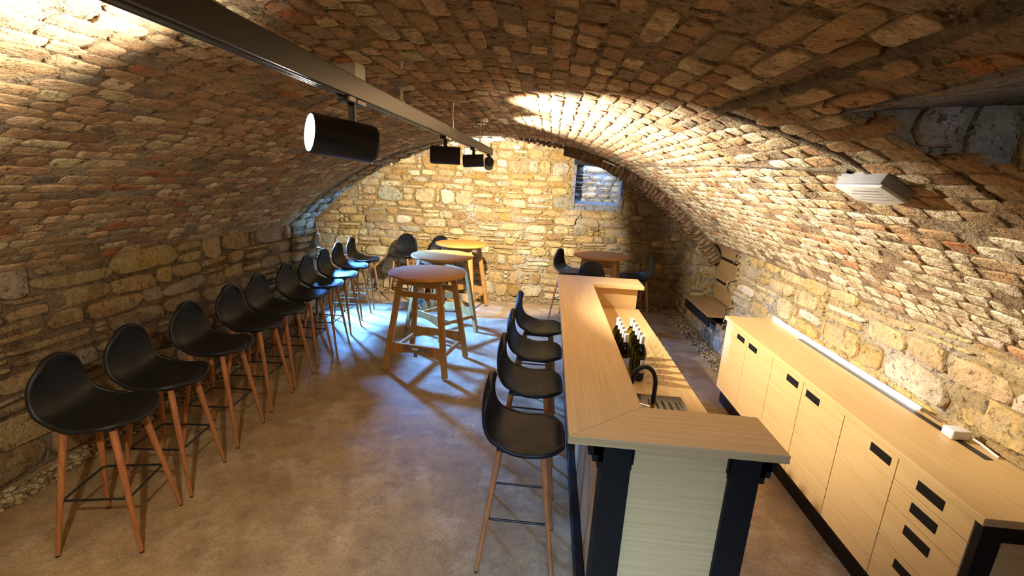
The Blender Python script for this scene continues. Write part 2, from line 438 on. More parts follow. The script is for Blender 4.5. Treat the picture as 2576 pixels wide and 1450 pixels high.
# filled cable chases across the vault: around the shaft, to the emergency lamp, and on to the far arch
CH = [[(0.70, .3), (.70, .84), (.71, 1.07), (.70, 1.5), (.66, 2.07)], [(.66, 2.07), (.94, 1.95), (1.1, 1.89), (1.22, 1.90)], [(1.2, 2.0), (1.12, 2.7), (1.05, 3.5), (1.0, 4.6), (.9, 5.9)]]
CHW = [.030, .028, .016]
def near_chase(u, v):
    x = CX + math.cos(ANG0 + v / RR) * RR
    for path, wd in zip(CH, CHW):
        for (xa, ya), (xb, yb) in zip(path, path[1:]):
            L2 = (xb - xa) ** 2 + (yb - ya) ** 2; t = max(0, min(1, ((x - xa) * (xb - xa) + (u - ya) * (yb - ya)) / L2))
            if math.hypot(x - xa - t * (xb - xa), u - ya - t * (yb - ya)) < wd + .012: return True
    return False
for path, wd in zip(CH, CHW):
    V = []; Fc = []; dense = []
    for (xa, ya), (xb, yb) in zip(path, path[1:]):
        k = max(2, int(math.hypot(xb - xa, yb - ya) / .03))
        dense += [(xa + (xb - xa) * i / k, ya + (yb - ya) * i / k) for i in range(k)]
    dense.append(path[-1]); m = 6
    for i, (x, y) in enumerate(dense):
        x2, y2 = dense[min(i + 1, len(dense) - 1)]; x1, y1 = dense[max(i - 1, 0)]
        d = Vector((x2 - x1, y2 - y1)).normalized(); nrm = Vector((-d.y, d.x))
        wob = wd * (1 + .3 * noise.noise(Vector((x * 6, y * 6, 1))) + .45 * noise.noise(Vector((x * 23, y * 23, 4))))
        for j in range(m + 1):
            s = (j / m * 2 - 1); xx, yy = x + nrm.x * s * wob, y + nrm.y * s * wob
            a = ang_of_x(xx); P, N, _, _ = surf_vault(yy, (a - ANG0) * RR)
            V.append(P + N * (.004 * (1 - s * s) + .003 + .007 * noise.noise(P * 25) - (.02 if abs(s) == 1 else 0)))
    for i in range(len(dense) - 1):
        for j in range(m):
            q = i * (m + 1) + j; Fc.append((q, q + 1, q + m + 2, q + m + 1))
    mesh_obj('filled_chase', V, Fc, 'chase', ceiling)

cells = []; v = .04
while v < VLEN - .03:
    hh = random.uniform(.062, .088); u = Y0 + random.uniform(-.1, .1)
    uu_end = vend(v)
    while u < uu_end - .08:
        L = random.choice((.11, .13, .15, .18, .24)) * random.uniform(.9, 1.15)
        if u + L > uu_end: break
        uc, vc = u + L / 2, v + hh / 2 + random.uniform(-.006, .006)
        if random.random() > .10 and not in_shaft(uc, vc, .03) and not near_chase(uc, vc):
            cells.append((uc, vc, L / 2 * random.uniform(.9, 1), hh / 2 * random.uniform(.86, 1.02), random.choices([c for c, _ in BR_LIT], [k for _, k in BR_LIT])[0] if random.random() < (CX + math.cos(ANG0 + vc / RR) * RR - .3) / 1.6 * min(1, max(.25, (uc - 1.2) / 1.2)) else None))
        u += L + random.uniform(.006, .018)
    v += hh + random.uniform(.005, .013)
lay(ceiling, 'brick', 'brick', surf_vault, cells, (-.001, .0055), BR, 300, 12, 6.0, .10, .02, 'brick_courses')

# the shaft behind the opening: grey lintel slab, sloping sill, big rubble stones at its end
zA, zB = vault_z(1.30), vault_z(.90)
mb = MB(); mb.prism([(.86, zB + .012), (1.9, zB + .10), (1.9, zB + .22), (.86, zB + .10)], SH_Y[0] - .05, SH_Y[1] + .05, 'y'); mb.build('shaft_lintel', 'slab', ceiling)
mb = MB(); mb.prism([(1.31, zA + .0), (1.9, zA + .02), (1.9, zA + .1), (1.31, zA + .05)], SH_Y[0] - .05, SH_Y[1] + .05, 'y'); mb.build('shaft_sill', 'mortar_vault', ceiling)
SBX = 1.46
def surf_sh_end(u, v): return Vector((u, SH_Y[1], vault_z(u) - .004 + v)), Vector((0, -1, 0)), Vector((1, 0, 0)), Vector((0, 0, 1))
def surf_sh_near(u, v): return Vector((u, SH_Y[0], vault_z(u) - .004 + v)), Vector((0, 1, 0)), Vector((1, 0, 0)), Vector((0, 0, 1))
def surf_sh_back(u, v): return Vector((SBX, u, v)), Vector((-1, 0, 0)), Vector((0, 1, 0)), Vector((0, 0, 1))
rough_sheet('shaft_jamb', surf_sh_end, .84, 1.6, 0, .5, .03, 'mortar_vault', .003, ceiling, kind=None)
rough_sheet('shaft_jamb', surf_sh_near, .84, 1.6, 0, .5, .05, 'mortar_vault', .003, ceiling, kind=None)
rough_sheet('shaft_back', surf_sh_back, SH_Y[0] - .05, SH_Y[1] + .05, vault_z(SBX) + .0, zB + .3, .03, 'mortar_vault', .012, ceiling, kind=None)
SG = [(lin('#9d7f55'), 2), (lin('#8e857c'), 3), (lin('#a6884e'), 2), (lin('#9d938a'), 2), (lin('#a96f53'), .7)]
lay(ceiling, 'shaft_stone', 'stone', surf_sh_end, [(1.00, .07, .055, .045), (1.13, .10, .065, .075), (1.28, .14, .07, .09), (1.41, .17, .05, .09), (1.22, .03, .05, .02)], (.012, .035), SG, 300, 10, 3.6, .14)
lay(ceiling, 'shaft_stone', 'stone', surf_sh_back, [(1.42, 2.24, .08, .09), (1.25, 2.20, .075, .10), (1.08, 2.24, .085, .12), (.89, 2.22, .09, .11), (.70, 2.25, .085, .12), (.51, 2.2, .09, .1), (1.3, 2.36, .09, .05), (1.08, 2.41, .1, .04), (.84, 2.40, .1, .05)], (.02, .05), SG, 300, 10, 3.6, .14)

# ------------------------------------------------------------------ side walls
def rubble_cells(u0, u1, v0, v1, hr=(.10, .22), wr=(.14, .42), gap=(.008, .02), skip=None, pal=None, split=.3, small=.12):
    out = []; v = v0
    while v < v1 - .03:
        h = random.uniform(*hr); h = min(h, v1 - v)
        if v1 - v - h < .05: h = v1 - v
        u = u0 - random.uniform(0, .12)
        while u < u1:
            wd = random.uniform(*wr) * (.75 + .5 * h / hr[1]); g = random.uniform(*gap); wd = min(wd, u1 - u + .04)
            parts = []
            r = random.random()
            if r < split and h > .10:      # two flat stones one above the other
                f = random.uniform(.35, .65); parts = [(u + wd / 2, v + h * f / 2, wd / 2, h * f / 2 - g / 3), (u + wd / 2, v + h * (f + 1) / 2, wd / 2, h * (1 - f) / 2 - g / 3)]
            elif r < split + small and h > .1:  # a column of small fillers
                q = random.randint(2, 3); wd = random.uniform(.05, .09)
                parts = [(u + wd / 2, v + h * (i + .5) / q, wd / 2, h / q / 2 - g / 4) for i in range(q)]
            else: parts = [(u + wd / 2, v + h / 2, wd / 2, h / 2)]
            for (a, b, c, d) in parts:
                b += random.uniform(-.012, .012) + .035 * noise.noise(Vector((a * 1.3, b * 1.1, u0)))
                if c > .02 and d > .012 and not (skip and skip(a, b, c, d)):
                    out.append((a, b, c - g / 2, max(.012, d - g / 2), pal(a, b) if pal else None))
            u += wd + g
        v += h + random.uniform(.004, .014)
    return out

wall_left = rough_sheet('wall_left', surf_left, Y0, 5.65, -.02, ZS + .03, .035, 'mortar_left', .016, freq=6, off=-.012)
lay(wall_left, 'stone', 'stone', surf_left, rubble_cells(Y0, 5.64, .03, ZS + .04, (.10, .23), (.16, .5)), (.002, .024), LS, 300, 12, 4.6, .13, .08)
# opening for the wooden steps at the far end of the right wall
OP_Y = (5.55, 6.90); OP_Z = (.36, 1.36)
def in_open(u, v): return OP_Y[0] < u < OP_Y[1] and OP_Z[0] < v < OP_Z[1] + .2
wall_right = rough_sheet('wall_right', surf_right, Y0, YB + .02, -.02, ZS + .03, .035, 'mortar_right', .014, freq=6, hole=in_open, off=-.010)
def pal_r(a, b):
    if a > 5.2 and random.random() < .7: return random.choice(GS)[0]
    if b < .5 and random.random() < .5: return random.choice(GS)[0]
    return None
lay(wall_right, 'stone', 'stone', surf_right, rubble_cells(Y0, YB, .03, ZS + .04, (.10, .24), (.16, .5), skip=lambda a, b, c, d: (a + c > OP_Y[0] + .03 and a - c < OP_Y[1] - .03 and b + d > OP_Z[0] + .02), pal=pal_r), (.000, .014), RS, 300, 12, 4.6, .13, .06)
for yy, nn in ((OP_Y[0], 1), (OP_Y[1], -1)):
    def sj(u, v, yy=yy, nn=nn): return Vector((u, yy, v)), Vector((0, nn, 0)), Vector((1, 0, 0)), Vector((0, 0, 1))
    rough_sheet('opening_jamb', sj, XR - .01, XR + .66, OP_Z[0] - .05, 1.75, .04, 'mortar_right', .03, wall_right, kind=None)
    lay(wall_right, 'stone', 'stone', sj, rubble_cells(XR, XR + .62, OP_Z[0], 1.7, (.1, .2), (.14, .3), pal=lambda a, b: random.choice(GS)[0]), (.004, .018), GS, 300, 9, 3, .14, .1)
mb = MB(); mb.box((XR + .62, OP_Y[0] - .1, 0), (XR + .68, OP_Y[1] + .1, 1.9)); mb.box((XR - .0, OP_Y[0] - .05, 1.62), (XR + .68, OP_Y[1] + .05, 1.72)); mb.box((XR + .01, OP_Y[0] - .05, .0), (XR + .66, OP_Y[1] + .05, OP_Z[0] - .02))
mb.build('opening_lining', 'mortar_left', wall_right)

# ------------------------------------------------------------------ arch between vault and far bay
def arch_in(x):     # how far the arch ring drops below the vault
    t = max(0, min(1, (x - .1) / 1.0)); return .11 * t * t * (3 - 2 * t) + .004
ARCH_D = .5
def surf_arch(u, v):
    a = ANG0 - .10 + v / RR; x0 = CX + math.cos(a) * RR; r = RR - arch_in(x0)
    return Vector((CX + math.cos(a) * r, y_end(x0) + u, CZ + math.sin(a) * r)), Vector((-math.cos(a), 0, -math.sin(a))), Vector((0, 1, 0)), Vector((-math.sin(a), 0, math.cos(a)))
ALEN = (ANG1 - ANG0 + .16) * RR
arch = rough_sheet('trim_1', surf_arch, 0, ARCH_D, 0, ALEN, .03, 'mortar_left', .012)
def surf_archface(u, v):   # front of the ring, u radial inwards
    a = ANG0 - .10 + v / RR; x0 = CX + math.cos(a) * RR; r = RR - u
    return Vector((CX + math.cos(a) * r, y_end(x0) - .004, CZ + math.sin(a) * r)), Vector((.2, -1, 0)).normalized(), Vector((-math.cos(a), 0, -math.sin(a))), Vector((-math.sin(a), 0, math.cos(a)))
rough_sheet('arch_face', surf_archface, -.05, .125, 0, 2.9, .03, 'mortar_left', .006, arch, kind=None)
AB = [(lin('#6a4b3b'), 4), (lin('#735343'), 3), (lin('#5f4538'), 3), (lin('#7d6855'), 1)]  # brown ring bricks, darkened to carry shade in their colour
AG = [(lin('#a39c90'), 4), (lin('#8d8579'), 3), (lin('#b5ab9a'), 2), (lin('#a87f66'), 1)]
cells = []; v = .03
while v < ALEN - .05:
    a = ANG0 - .10 + v / RR; x0 = CX + math.cos(a) * RR; left = x0 < -.6
    t = random.uniform(.055, .075) if not left else random.uniform(.10, .19)
    u = .01
    while u < ARCH_D - .04:
        L = random.uniform(.12, .27) if left else random.uniform(.2, .26); L = min(L, ARCH_D - u)
        cells.append((u + L / 2, v + t / 2, L / 2 - .006, t / 2 - .006, random.choices([c for c, _ in (AG if left else AB)], [k for _, k in (AG if left else AB)])[0])); u += L + .01
    v += t + .008
lay(arch, 'voussoir', 'stone', surf_arch, cells, (.008, .03), AG, 300, 8, 3.6, .09, .06)
cells = []; v = .05
while v < 2.6:
    t = random.uniform(.055, .07); cells.append((.05, v + t / 2, .075, t / 2 - .004, random.choice(AB)[0])); v += t + .008
lay(arch, 'voussoir', 'brick', surf_archface, cells, (.002, .008), AB, 300, 8, 4, .07, .04)
# piers that carry it
def surf_pierL(u, v): return Vector((XL + .03, u, v)), Vector((1, 0, 0)), Vector((0, 1, 0)), Vector((0, 0, 1))
rough_sheet('arch_pier', surf_pierL, 5.6, 6.2, -.02, 1.5, .03, 'mortar_left', .03, arch, kind=None)
lay(arch, 'stone', 'stone', surf_pierL, rubble_cells(5.62, 6.19, .03, 1.42, (.12, .24), (.16, .36), pal=lambda a, b: random.choice(GS)[0]), (.02, .055), GS, 300, 10, 2.6, .15, .12)
def surf_pierLb(u, v): return Vector((u, 6.19, v)), Vector((0, 1, 0)), Vector((1, 0, 0)), Vector((0, 0, 1))
rough_sheet('arch_pier', surf_pierLb, -4.2, XL + .04, -.02, 2.6, .06, 'mortar_left', .02, arch, kind=None)

# ------------------------------------------------------------------ far bay
BAYP = [(-4.16, -.02), (-4.18, .7), (-4.14, 1.14), (-3.77, 1.52), (-3.17, 2.03), (-2.7, 2.31), (-2.25, 2.51), (-1.43, 2.70), (-.62, 2.72), (.0, 2.65), (.6, 2.53), (1.26, 2.30), (1.75, 1.98), (2.15, 1.62), (XR + .02, 1.36)]
def cat(P, n=10):
    out = []
    for i in range(len(P) - 1):
        p0, p1, p2, p3 = (Vector(P[max(0, i - 1)]), Vector(P[i]), Vector(P[i + 1]), Vector(P[min(len(P) - 1, i + 2)]))
        for k in range(n):
            t = k / n; out.append(.5 * ((2 * p1) + (p2 - p0) * t + (2 * p0 - 5 * p1 + 4 * p2 - p3) * t * t + (3 * p1 - p0 - 3 * p2 + p3) * t ** 3))
    out.append(Vector(P[-1])); return out
BP = cat(BAYP, 8)
BLEN = [0]
for a, b in zip(BP, BP[1:]): BLEN.append(BLEN[-1] + (b - a).length)
def surf_bay(u, v):
    i = min(len(BP) - 2, max(0, int(np.searchsorted(BLEN, v)) - 1)); t = (v - BLEN[i]) / (BLEN[i + 1] - BLEN[i])
    p = BP[i].lerp(BP[i + 1], t); d = (BP[i + 1] - BP[i]).normalized()
    return Vector((p.x, u, p.y)), Vector((d.y, 0, -d.x)), Vector((0, 1, 0)), Vector((d.x, 0, d.y))
def bay_hole(u, v):
    P, _, _, _ = surf_bay(u, v); return P.x < -3.6 and 6.65 < u < 7.25 and 1.62 < P.z < 1.68
bay = rough_sheet('ceiling_bay', surf_bay, 6.0, YB + .03, 0, BLEN[-1], .035, 'bay', .018, freq=7)
cells = []; v = .1
while v < BLEN[-1] - .05:
    hh = random.uniform(.07, .13); u = 6.1
    while u < YB - .05:
        L = random.uniform(.12, .3)
        if random.random() < .55: cells.append((u + L / 2, v + hh / 2, L / 2 - .01, hh / 2 - .008))
        u += L + .03
    v += hh + .03
lay(bay, 'stone', 'stone', surf_bay, cells, (.004, .02), BS, 300, 9, 2.8, .15, .1)

NI_X = (.40, 1.16); NI_Z = (1.73, 2.42)
def in_niche(u, v): return NI_X[0] < u < NI_X[1] and NI_Z[0] < v < NI_Z[1]
wall_back = rough_sheet('wall_back', surf_back, -4.25, XR + .05, -.02, 2.85, .035, 'mortar_back', .013, freq=6, hole=in_niche, off=-.010)
def pal_back_shade(a, b):  # greyer stones at the right paint the shade beyond the far spotlight's beam
    if a > .35 + .3 * noise.noise(Vector((a, b * 2, 3))): return random.choice(GS)[0] if random.random() < .8 else None
    return None
def bay_top(x):
    for p, q in zip(BP, BP[1:]):
        if min(p.x, q.x) <= x <= max(p.x, q.x) and abs(q.x - p.x) > 1e-4 and x > -4.13: return p.y + (q.y - p.y) * (x - p.x) / (q.x - p.x)
    return 1.2
cells = rubble_cells(-4.2, XR - .02, .03, 2.75, (.09, .25), (.13, .42), gap=(.008, .024), pal=pal_back_shade, split=.24, small=.24,
                     skip=lambda a, b, c, d: b > bay_top(a) - .01 or (a + c > NI_X[0] and a - c < NI_X[1] and b + d > NI_Z[0] and b - d < NI_Z[1]))
lay(wall_back, 'stone', 'stone', surf_back, cells, (.003, .020), BS, 300, 12, 4.0, .15, .08, 'small_stones')
def surf_niche(u, v): return Vector((u, YB + .34, v)), Vector((0, -1, 0)), Vector((1, 0, 0)), Vector((0, 0, 1))
rough_sheet('niche_back', surf_niche, NI_X[0] - .02, NI_X[1] + .02, NI_Z[0] - .05, NI_Z[1] + .25, .03, 'slab', .02, wall_back, kind=None)
lay(wall_back, 'niche_stone', 'stone', surf_niche, rubble_cells(NI_X[0], NI_X[1], NI_Z[0], NI_Z[1] + .1, (.06, .12), (.12, .3)), (.01, .04), AG, 300, 9, 3, .14, .12)
mb = MB(); mb.box((NI_X[0] - .06, YB + .0, NI_Z[0] - .05), (NI_X[0], YB + .4, NI_Z[1] + .3)); mb.build('niche_jamb', 'slab', wall_back)
mb = MB(); mb.box((NI_X[1], YB + .0, NI_Z[0] - .05), (NI_X[1] + .06, YB + .4, NI_Z[1] + .3)); mb.build('niche_jamb', 'slab', wall_back)
mb = MB(); mb.prism([(YB - .0, NI_Z[0]), (YB + .4, NI_Z[0] + .06), (YB + .4, NI_Z[0] - .1), (YB, NI_Z[0] - .1)], NI_X[0] - .05, NI_X[1] + .05, 'x'); mb.build('niche_sill', 'slab', wall_back)
mb = MB(); mb.box((NI_X[0] - .05, YB - .02, NI_Z[1] - .05), (NI_X[1] + .05, YB + .07, NI_Z[1] + .04)); mb.build('niche_lintel', 'blackwood', wall_back)

# wall behind the photographer, with the entrance
def surf_front(u, v): return Vector((u, Y0, v)), Vector((0, 1, 0)), Vector((1, 0, 0)), Vector((0, 0, 1))
rough_sheet('wall_front', surf_front, -3.4, 2.4, -.02, 2.7, .08, 'mortar_left', .02, freq=6)

# entrance door with a glazed leaf, behind the photographer
dr = empty('door_1', (0, 0, 0), 0, kind='structure')
for lo, hi in (((-.86, Y0, 0), (-.78, Y0 + .10, 2.2)), ((.38, Y0, 0), (.46, Y0 + .10, 2.2)), ((-.86, Y0, 2.12), (.46, Y0 + .10, 2.2))):
    mb = MB(); mb.box(lo, hi, .004); mb.build('door_frame', 'oak_z', dr)
mb = MB(); mb.box((-.78, Y0 + .02, .02), (.38, Y0 + .07, 1.30), .004); mb.build('door_leaf', 'oak_z', dr)
mb = MB(); mb.box((-.70, Y0 + .04, 1.34), (.30, Y0 + .05, 2.08)); mb.build('pane', 'glass', dr)
mb = MB(); mb.tube([(.30, Y0 + .07, 1.05), (.30, Y0 + .12, 1.05), (.18, Y0 + .12, 1.05)], .01, 10); mb.build('door_handle', 'steel', dr, 60)
# small cellar window in the side of the far bay
wn = empty('window_1', (-3.70, 6.62, 1.56), 0, kind='structure')
wz = (Vector((-1.3, 5.1, 0)) - Vector((-3.66, 6.60, 1.54))).normalized(); wx = Vector((0, 0, 1)).cross(wz).normalized(); wy = wz.cross(wx)
WM = Matrix((wx, wy, wz)).transposed().to_4x4()
for lo, hi in (((-.26, -.20, -.03), (-.22, .20, .02)), ((.22, -.20, -.03), (.26, .20, .02)), ((-.26, .16, -.03), (.26, .20, .02)), ((-.26, -.20, -.03), (.26, -.16, .02))):
    mb = MB(); mb.box(lo, hi, .003); bmesh.ops.transform(mb.bm, matrix=WM, verts=mb.bm.verts); mb.build('window_frame', 'oak_z', wn)

# ------------------------------------------------------------------ gravel strips along the walls
def gravel(u0, u1, v0, v1, num, zmax=.03):
    V, Fc, C = [], [], []
    for _ in range(num):
        x, y = random.uniform(u0, u1), random.uniform(v0, v1); r = random.uniform(.008, .022)
        n = 6; z = random.uniform(-.004, .012); o = len(V); c = jitter_col(random.choice([lin('#8d7c60'), lin('#a89673'), lin('#756650'), lin('#b8a888')]), .25)
        rx, ry, rz = r, r * random.uniform(.6, 1), r * random.uniform(.5, .9); th = random.random() * 3.14
        for hh, s in ((-.3, .9), (.25, 1.0), (.8, .6)):
            for k in range(n):
                a = 2 * PI * k / n; px, py = math.cos(a) * rx * s * random.uniform(.85, 1.1), math.sin(a) * ry * s
                V.append((x + px * math.cos(th) - py * math.sin(th), y + px * math.sin(th) + py * math.cos(th), z + hh * rz + .006))
        V.append((x, y, z + rz + .006))
        for q in range(2):
            for k in range(n): Fc.append((o + q * n + k, o + q * n + (k + 1) % n, o + (q + 1) * n + (k + 1) % n, o + (q + 1) * n + k))
        for k in range(n): Fc.append((o + 2 * n + k, o + 2 * n + (k + 1) % n, o + 3 * n))
        C += [c] * (len(V) - o)
    return V, Fc, C
for nm, lb, ar in (('gravel', 'brown gravel strip on the floor along the left wall', (XL + .05, -3.12, 0, 6.1, 3200)),
                   ('gravel', 'tan gravel strip on the floor along the far wall', (-4.1, 2.0, YB - .30, YB - .05, 3600)),
                   ('gravel', 'grey gravel strip on the floor under the wooden step at right', (2.06, XR - .04, 4.42, 7.5, 1800))):
    V, Fc, C = gravel(*ar); g = mesh_obj(nm, V, Fc, 'gravel', None, False, C); tag(g, lb, 'gravel', kind='stuff')

# ------------------------------------------------------------------ bar stools
def shell_mesh():
    prof = cat([(.215, .738), (.19, .752), (.12, .752), (.02, .742), (-.08, .745), (-.15, .768), (-.190, .82), (-.210, .90), (-.212, .98), (-.200, 1.05), (-.192, 1.078)], 3)
    L = [0]
    for a, b in zip(prof, prof[1:]): L.append(L[-1] + (b - a).length)
    T = L[-1]; nu = 12; top = []; V = []; Fc = []
    def half(t):            # half width along the shell, front edge t=0 to top of back t=1
        f = min((t + .035) / .24, 1); r = min((1.045 - t) / .25, 1)
        wf = .202 * (1 - (1 - f) ** 2.6) ** (1 / 2.2); wb = (1 - (1 - r) ** 2.6) ** (1 / 2.2)
        waist = 1 - .045 * math.exp(-((t - .50) / .10) ** 2)
        return wf * wb * waist * (1 - .27 * min(1, max(0, (t - .46) / .5)))
    def prof_at(t):
        d = t * T; i = min(len(prof) - 2, max(0, int(np.searchsorted(L, d)) - 1)); q = (d - L[i]) / (L[i + 1] - L[i])
        return prof[i].lerp(prof[i + 1], q), (prof[min(i + 2, len(prof) - 1)] - prof[max(i - 1, 0)]).normalized()
    rows = []; NR = 26
    for i in range(NR + 1):
        t = i / NR; hw = half(t); row = []
        for k in range(nu + 1):
            s = k / nu * 2 - 1
            e0, e1 = .030 * abs(s) ** 2.4, 1 - .045 * abs(s) ** 2.4
            tt = e0 + (e1 - e0) * t; p, d = prof_at(tt); nrm = Vector((-d.y, 0, d.x))
            if nrm.z < 0 and tt < .4: nrm = -nrm
            if tt >= .4 and nrm.x < 0: nrm = -nrm
            curl = .012 + .026 * math.exp(-((t - .52) / .15) ** 2) + .010 * (t > .6) * (t - .6) / .4
            row.append((Vector((p.x, s * hw, p.y)) + nrm * curl * abs(s) ** 2.2, nrm, s))
        rows.append(row)
    TH = .026; n = len(rows)
    for row in rows:
        for P, N, s in row: V.append(P + N * TH * .5)
    o2 = len(V)
    for row in rows:
        for P, N, s in row: V.append(P - N * TH * .5)
    m = nu + 1
    for i in range(n - 1):
        for k in range(nu):
            a = i * m + k; Fc.append((a, a + 1, a + m + 1, a + m)); Fc.append((o2 + a, o2 + a + m, o2 + a + m + 1, o2 + a + 1))
    rim = [(0, k) for k in range(nu)] + [(i, nu) for i in range(n - 1)] + [(n - 1, k) for k in range(nu, 0, -1)] + [(i, 0) for i in range(n - 1, 0, -1)]
    for (i, k), (i2, k2) in zip(rim, rim[1:] + rim[:1]):
        a, b = i * m + k, i2 * m + k2; Fc.append((a, o2 + a, o2 + b, b))
    rimpts = [rows[i][k][0] for i, k in rim]
    return V, Fc, rimpts
def make_stool():
    r = empty('bar_stool')
    V, Fc, rim = shell_mesh()
    s = mesh_obj('seat_shell', V, Fc, 'leather', r); sb = s.modifiers.new('sub', 'SUBSURF'); sb.levels = sb.render_levels = 1
    bm = bmesh.new(); bm.from_mesh(s.data); bmesh.ops.recalc_face_normals(bm, faces=bm.faces); bm.to_mesh(s.data); bm.free()
    mb = MB(); mb.tube(rim, .0140, 8, True); p = mb.build('piping', 'leather', s, 180)
    mb = MB(); mb.box((-.13, -.125, .708), (.125, .125, .724), .004); mb.build('mounting_plate', 'black', r)
    for sx in (-1, 1):
        for sy in (-1, 1):
            t_ = Vector((sx * .115, sy * .112, .715)); f_ = Vector((sx * .205, sy * .183, .006))
            mb = MB(); mb.tube([t_, t_.lerp(f_, .15), t_.lerp(f_, .5), f_], [.0175, .0175, .0155, .0105], 12); lg = mb.build('leg', 'leg', r, 60)
            mb = MB(); mb.tube([f_ + Vector((0, 0, .004)), f_ - Vector((0, 0, .006))], [.0108, .0108], 12); mb.build('foot_cap', 'black', lg, 60)
    a, b, c = .160, .148, .02; pts = []
    for (cx, cyy, a0) in ((a - c, b - c, 0), (-a + c, b - c, 90), (-a + c, -b + c, 180), (a - c, -b + c, 270)):
        for q in range(5): t = math.radians(a0 + q * 22.5); pts.append((cx + math.cos(t) * c, cyy + math.sin(t) * c, .318))
    mb = MB(); mb.tube(pts, .0065, 8, True); mb.build('foot_ring', 'black', r, 180)
    return r
ORD = ['nearest', 'second', 'third', 'fourth', 'fifth', 'sixth', 'seventh', 'eighth', 'ninth', 'tenth']
stools = []
row = [(-2.34, 2.02, 12), (-2.396, 2.475, 7), (-2.458, 3.02, 5), (-2.52, 3.556, 4), (-2.56, 4.0, 4), (-2.605, 4.54, 2), (-2.65, 5.05, 3), (-2.70, 5.57, 3), (-2.79, 6.15, 2), (-2.845, 6.72, 4)]
for i, (x, y, a) in enumerate(row):
    lb = 'black leather bar stool along the left wall, %s of the row from the camera' % ORD[i] if i < 9 else 'black leather bar stool ending the left wall row, farthest from the camera'
    stools.append((x, y, a, lb, 'bar stools along the left wall'))
for i, (x, y, a) in enumerate([(-.06, 2.19, 0), (-.058, 2.83, 0), (-.05, 3.42, -2), (-.03, 4.02, -3)]):
    stools.append((x, y, a, ['black bar stool at the bar counter, nearest the camera', 'second black bar stool along the bar counter from the camera', 'third black bar stool along the bar counter from the camera', 'black bar stool at the bar counter, farthest from the camera'][i], 'bar stools at the counter'))
stools += [(-2.41, 7.33, -92, 'black bar stool against the far wall, left of the farthest round table', 'bar stools at the far wall'),
           (-1.83, 7.36, -94, 'black bar stool against the far wall, half hidden by the farthest round table', 'bar stools at the far wall'),
           (.36, 6.82, -28, 'black bar stool at left of the round table behind the bar', 'bar stools around the table behind the bar'),
           (.62, 6.08, 84, 'black bar stool with its back to the bar end, before the round table', 'bar stools around the table behind the bar'),
           (1.36, 6.74, 188, 'black bar stool at right of the round table behind the bar', 'bar stools around the table behind the bar')]
proto = make_stool()
for i, (x, y, a, lb, gr) in enumerate(stools):
    o = proto if i == 0 else copy_tree(proto)
    o.location = (x, y, 0); o.rotation_euler = (0, 0, math.radians(a)); tag(o, lb, 'bar stool', gr)

# ------------------------------------------------------------------ round high tables
def make_table():
    r = empty('high_table')
    mb = MB(); mb.lathe([(0, 1.040), (.392, 1.040), (.407, 1.045), (.412, 1.056), (.407, 1.067), (.392, 1.071), (0, 1.071)], 64); mb.build('table_top', 'table_top', r, 40)
    T, Fq = .215, .345
    for sx in (-1, 1):
        for sy in (-1, 1):
            mb = MB(); mb.beam((sx * T, sy * .2, 1.02), (sx * Fq, sy * .325, .012), .062, .038, (1, 0, 0), .003)
            lg = mb.build('leg', 'table_leg', r)
            lg.data.transform(Matrix.Identity(4))
    def at(z, s, yy0=.2, yy1=.325): k = (1.02 - z) / 1.008; return (T + (Fq - T) * k, yy0 + (yy1 - yy0) * k)
    for sy in (-1, 1):       # each pair of legs carries a top rail, a middle rail and a wide low stretcher cut to an arch
        x1, y1 = at(.985, 1); mb = MB(); mb.box((-x1 - .03, sy * y1 - .016, .955), (x1 + .03, sy * y1 + .016, 1.04), .003); mb.build('top_rail', 'table_leg', r)
        x2, y2 = at(.86, 1); mb = MB(); mb.box((-x2, sy * y2 - .013, .83), (x2, sy * y2 + .013, .89), .003); mb.build('middle_rail', 'table_leg', r)
        x3, y3 = at(.26, 1); poly = [(-x3, .33), (x3, .33), (x3 + .015, .19)] + [(x3 * (1 - 2 * k / 10) * .92, .19 + .055 * math.sin(PI * k / 10)) for k in range(11)] + [(-x3 - .015, .19)]
        mb = MB(); mb.prism(poly, sy * y3 - .014, sy * y3 + .014, 'y'); mb.build('stretcher', 'table_leg', r)
    for sx in (-1, 1):
        x4, y4 = at(.40, 1); mb = MB(); mb.box((sx * x4 - .012, -y4, .20), (sx * x4 + .012, y4, .245), .003); mb.build('side_stretcher', 'table_leg', r)
        mb = MB(); mb.box((sx * .21 - .014, -.22, .985), (sx * .21 + .014, .22, 1.04), .003); mb.build('bearer', 'table_leg', r)
    return r
tp = make_table()
TABLES = [(-1.27, 4.68, -9, 'round oak high table nearest the bar stools, steel latch on its lower stretcher'),
          (-1.375, 5.80, -35, 'round oak high table between two others, blue and white tag hanging below'),
          (-1.345, 6.95, -11, 'round high table by the far wall, its top lit bright orange'),
          (.80, 6.66, -14, 'round wooden high table standing alone behind the far end of the bar')]
tabs = []
for i, (x, y, a, lb) in enumerate(TABLES):
    o = tp if i == 0 else copy_tree(tp)
    tabs.append(o)
    o.location = (x, y, 0); o.rotation_euler = (0, 0, math.radians(a)); tag(o, lb, 'table', 'round high tables')
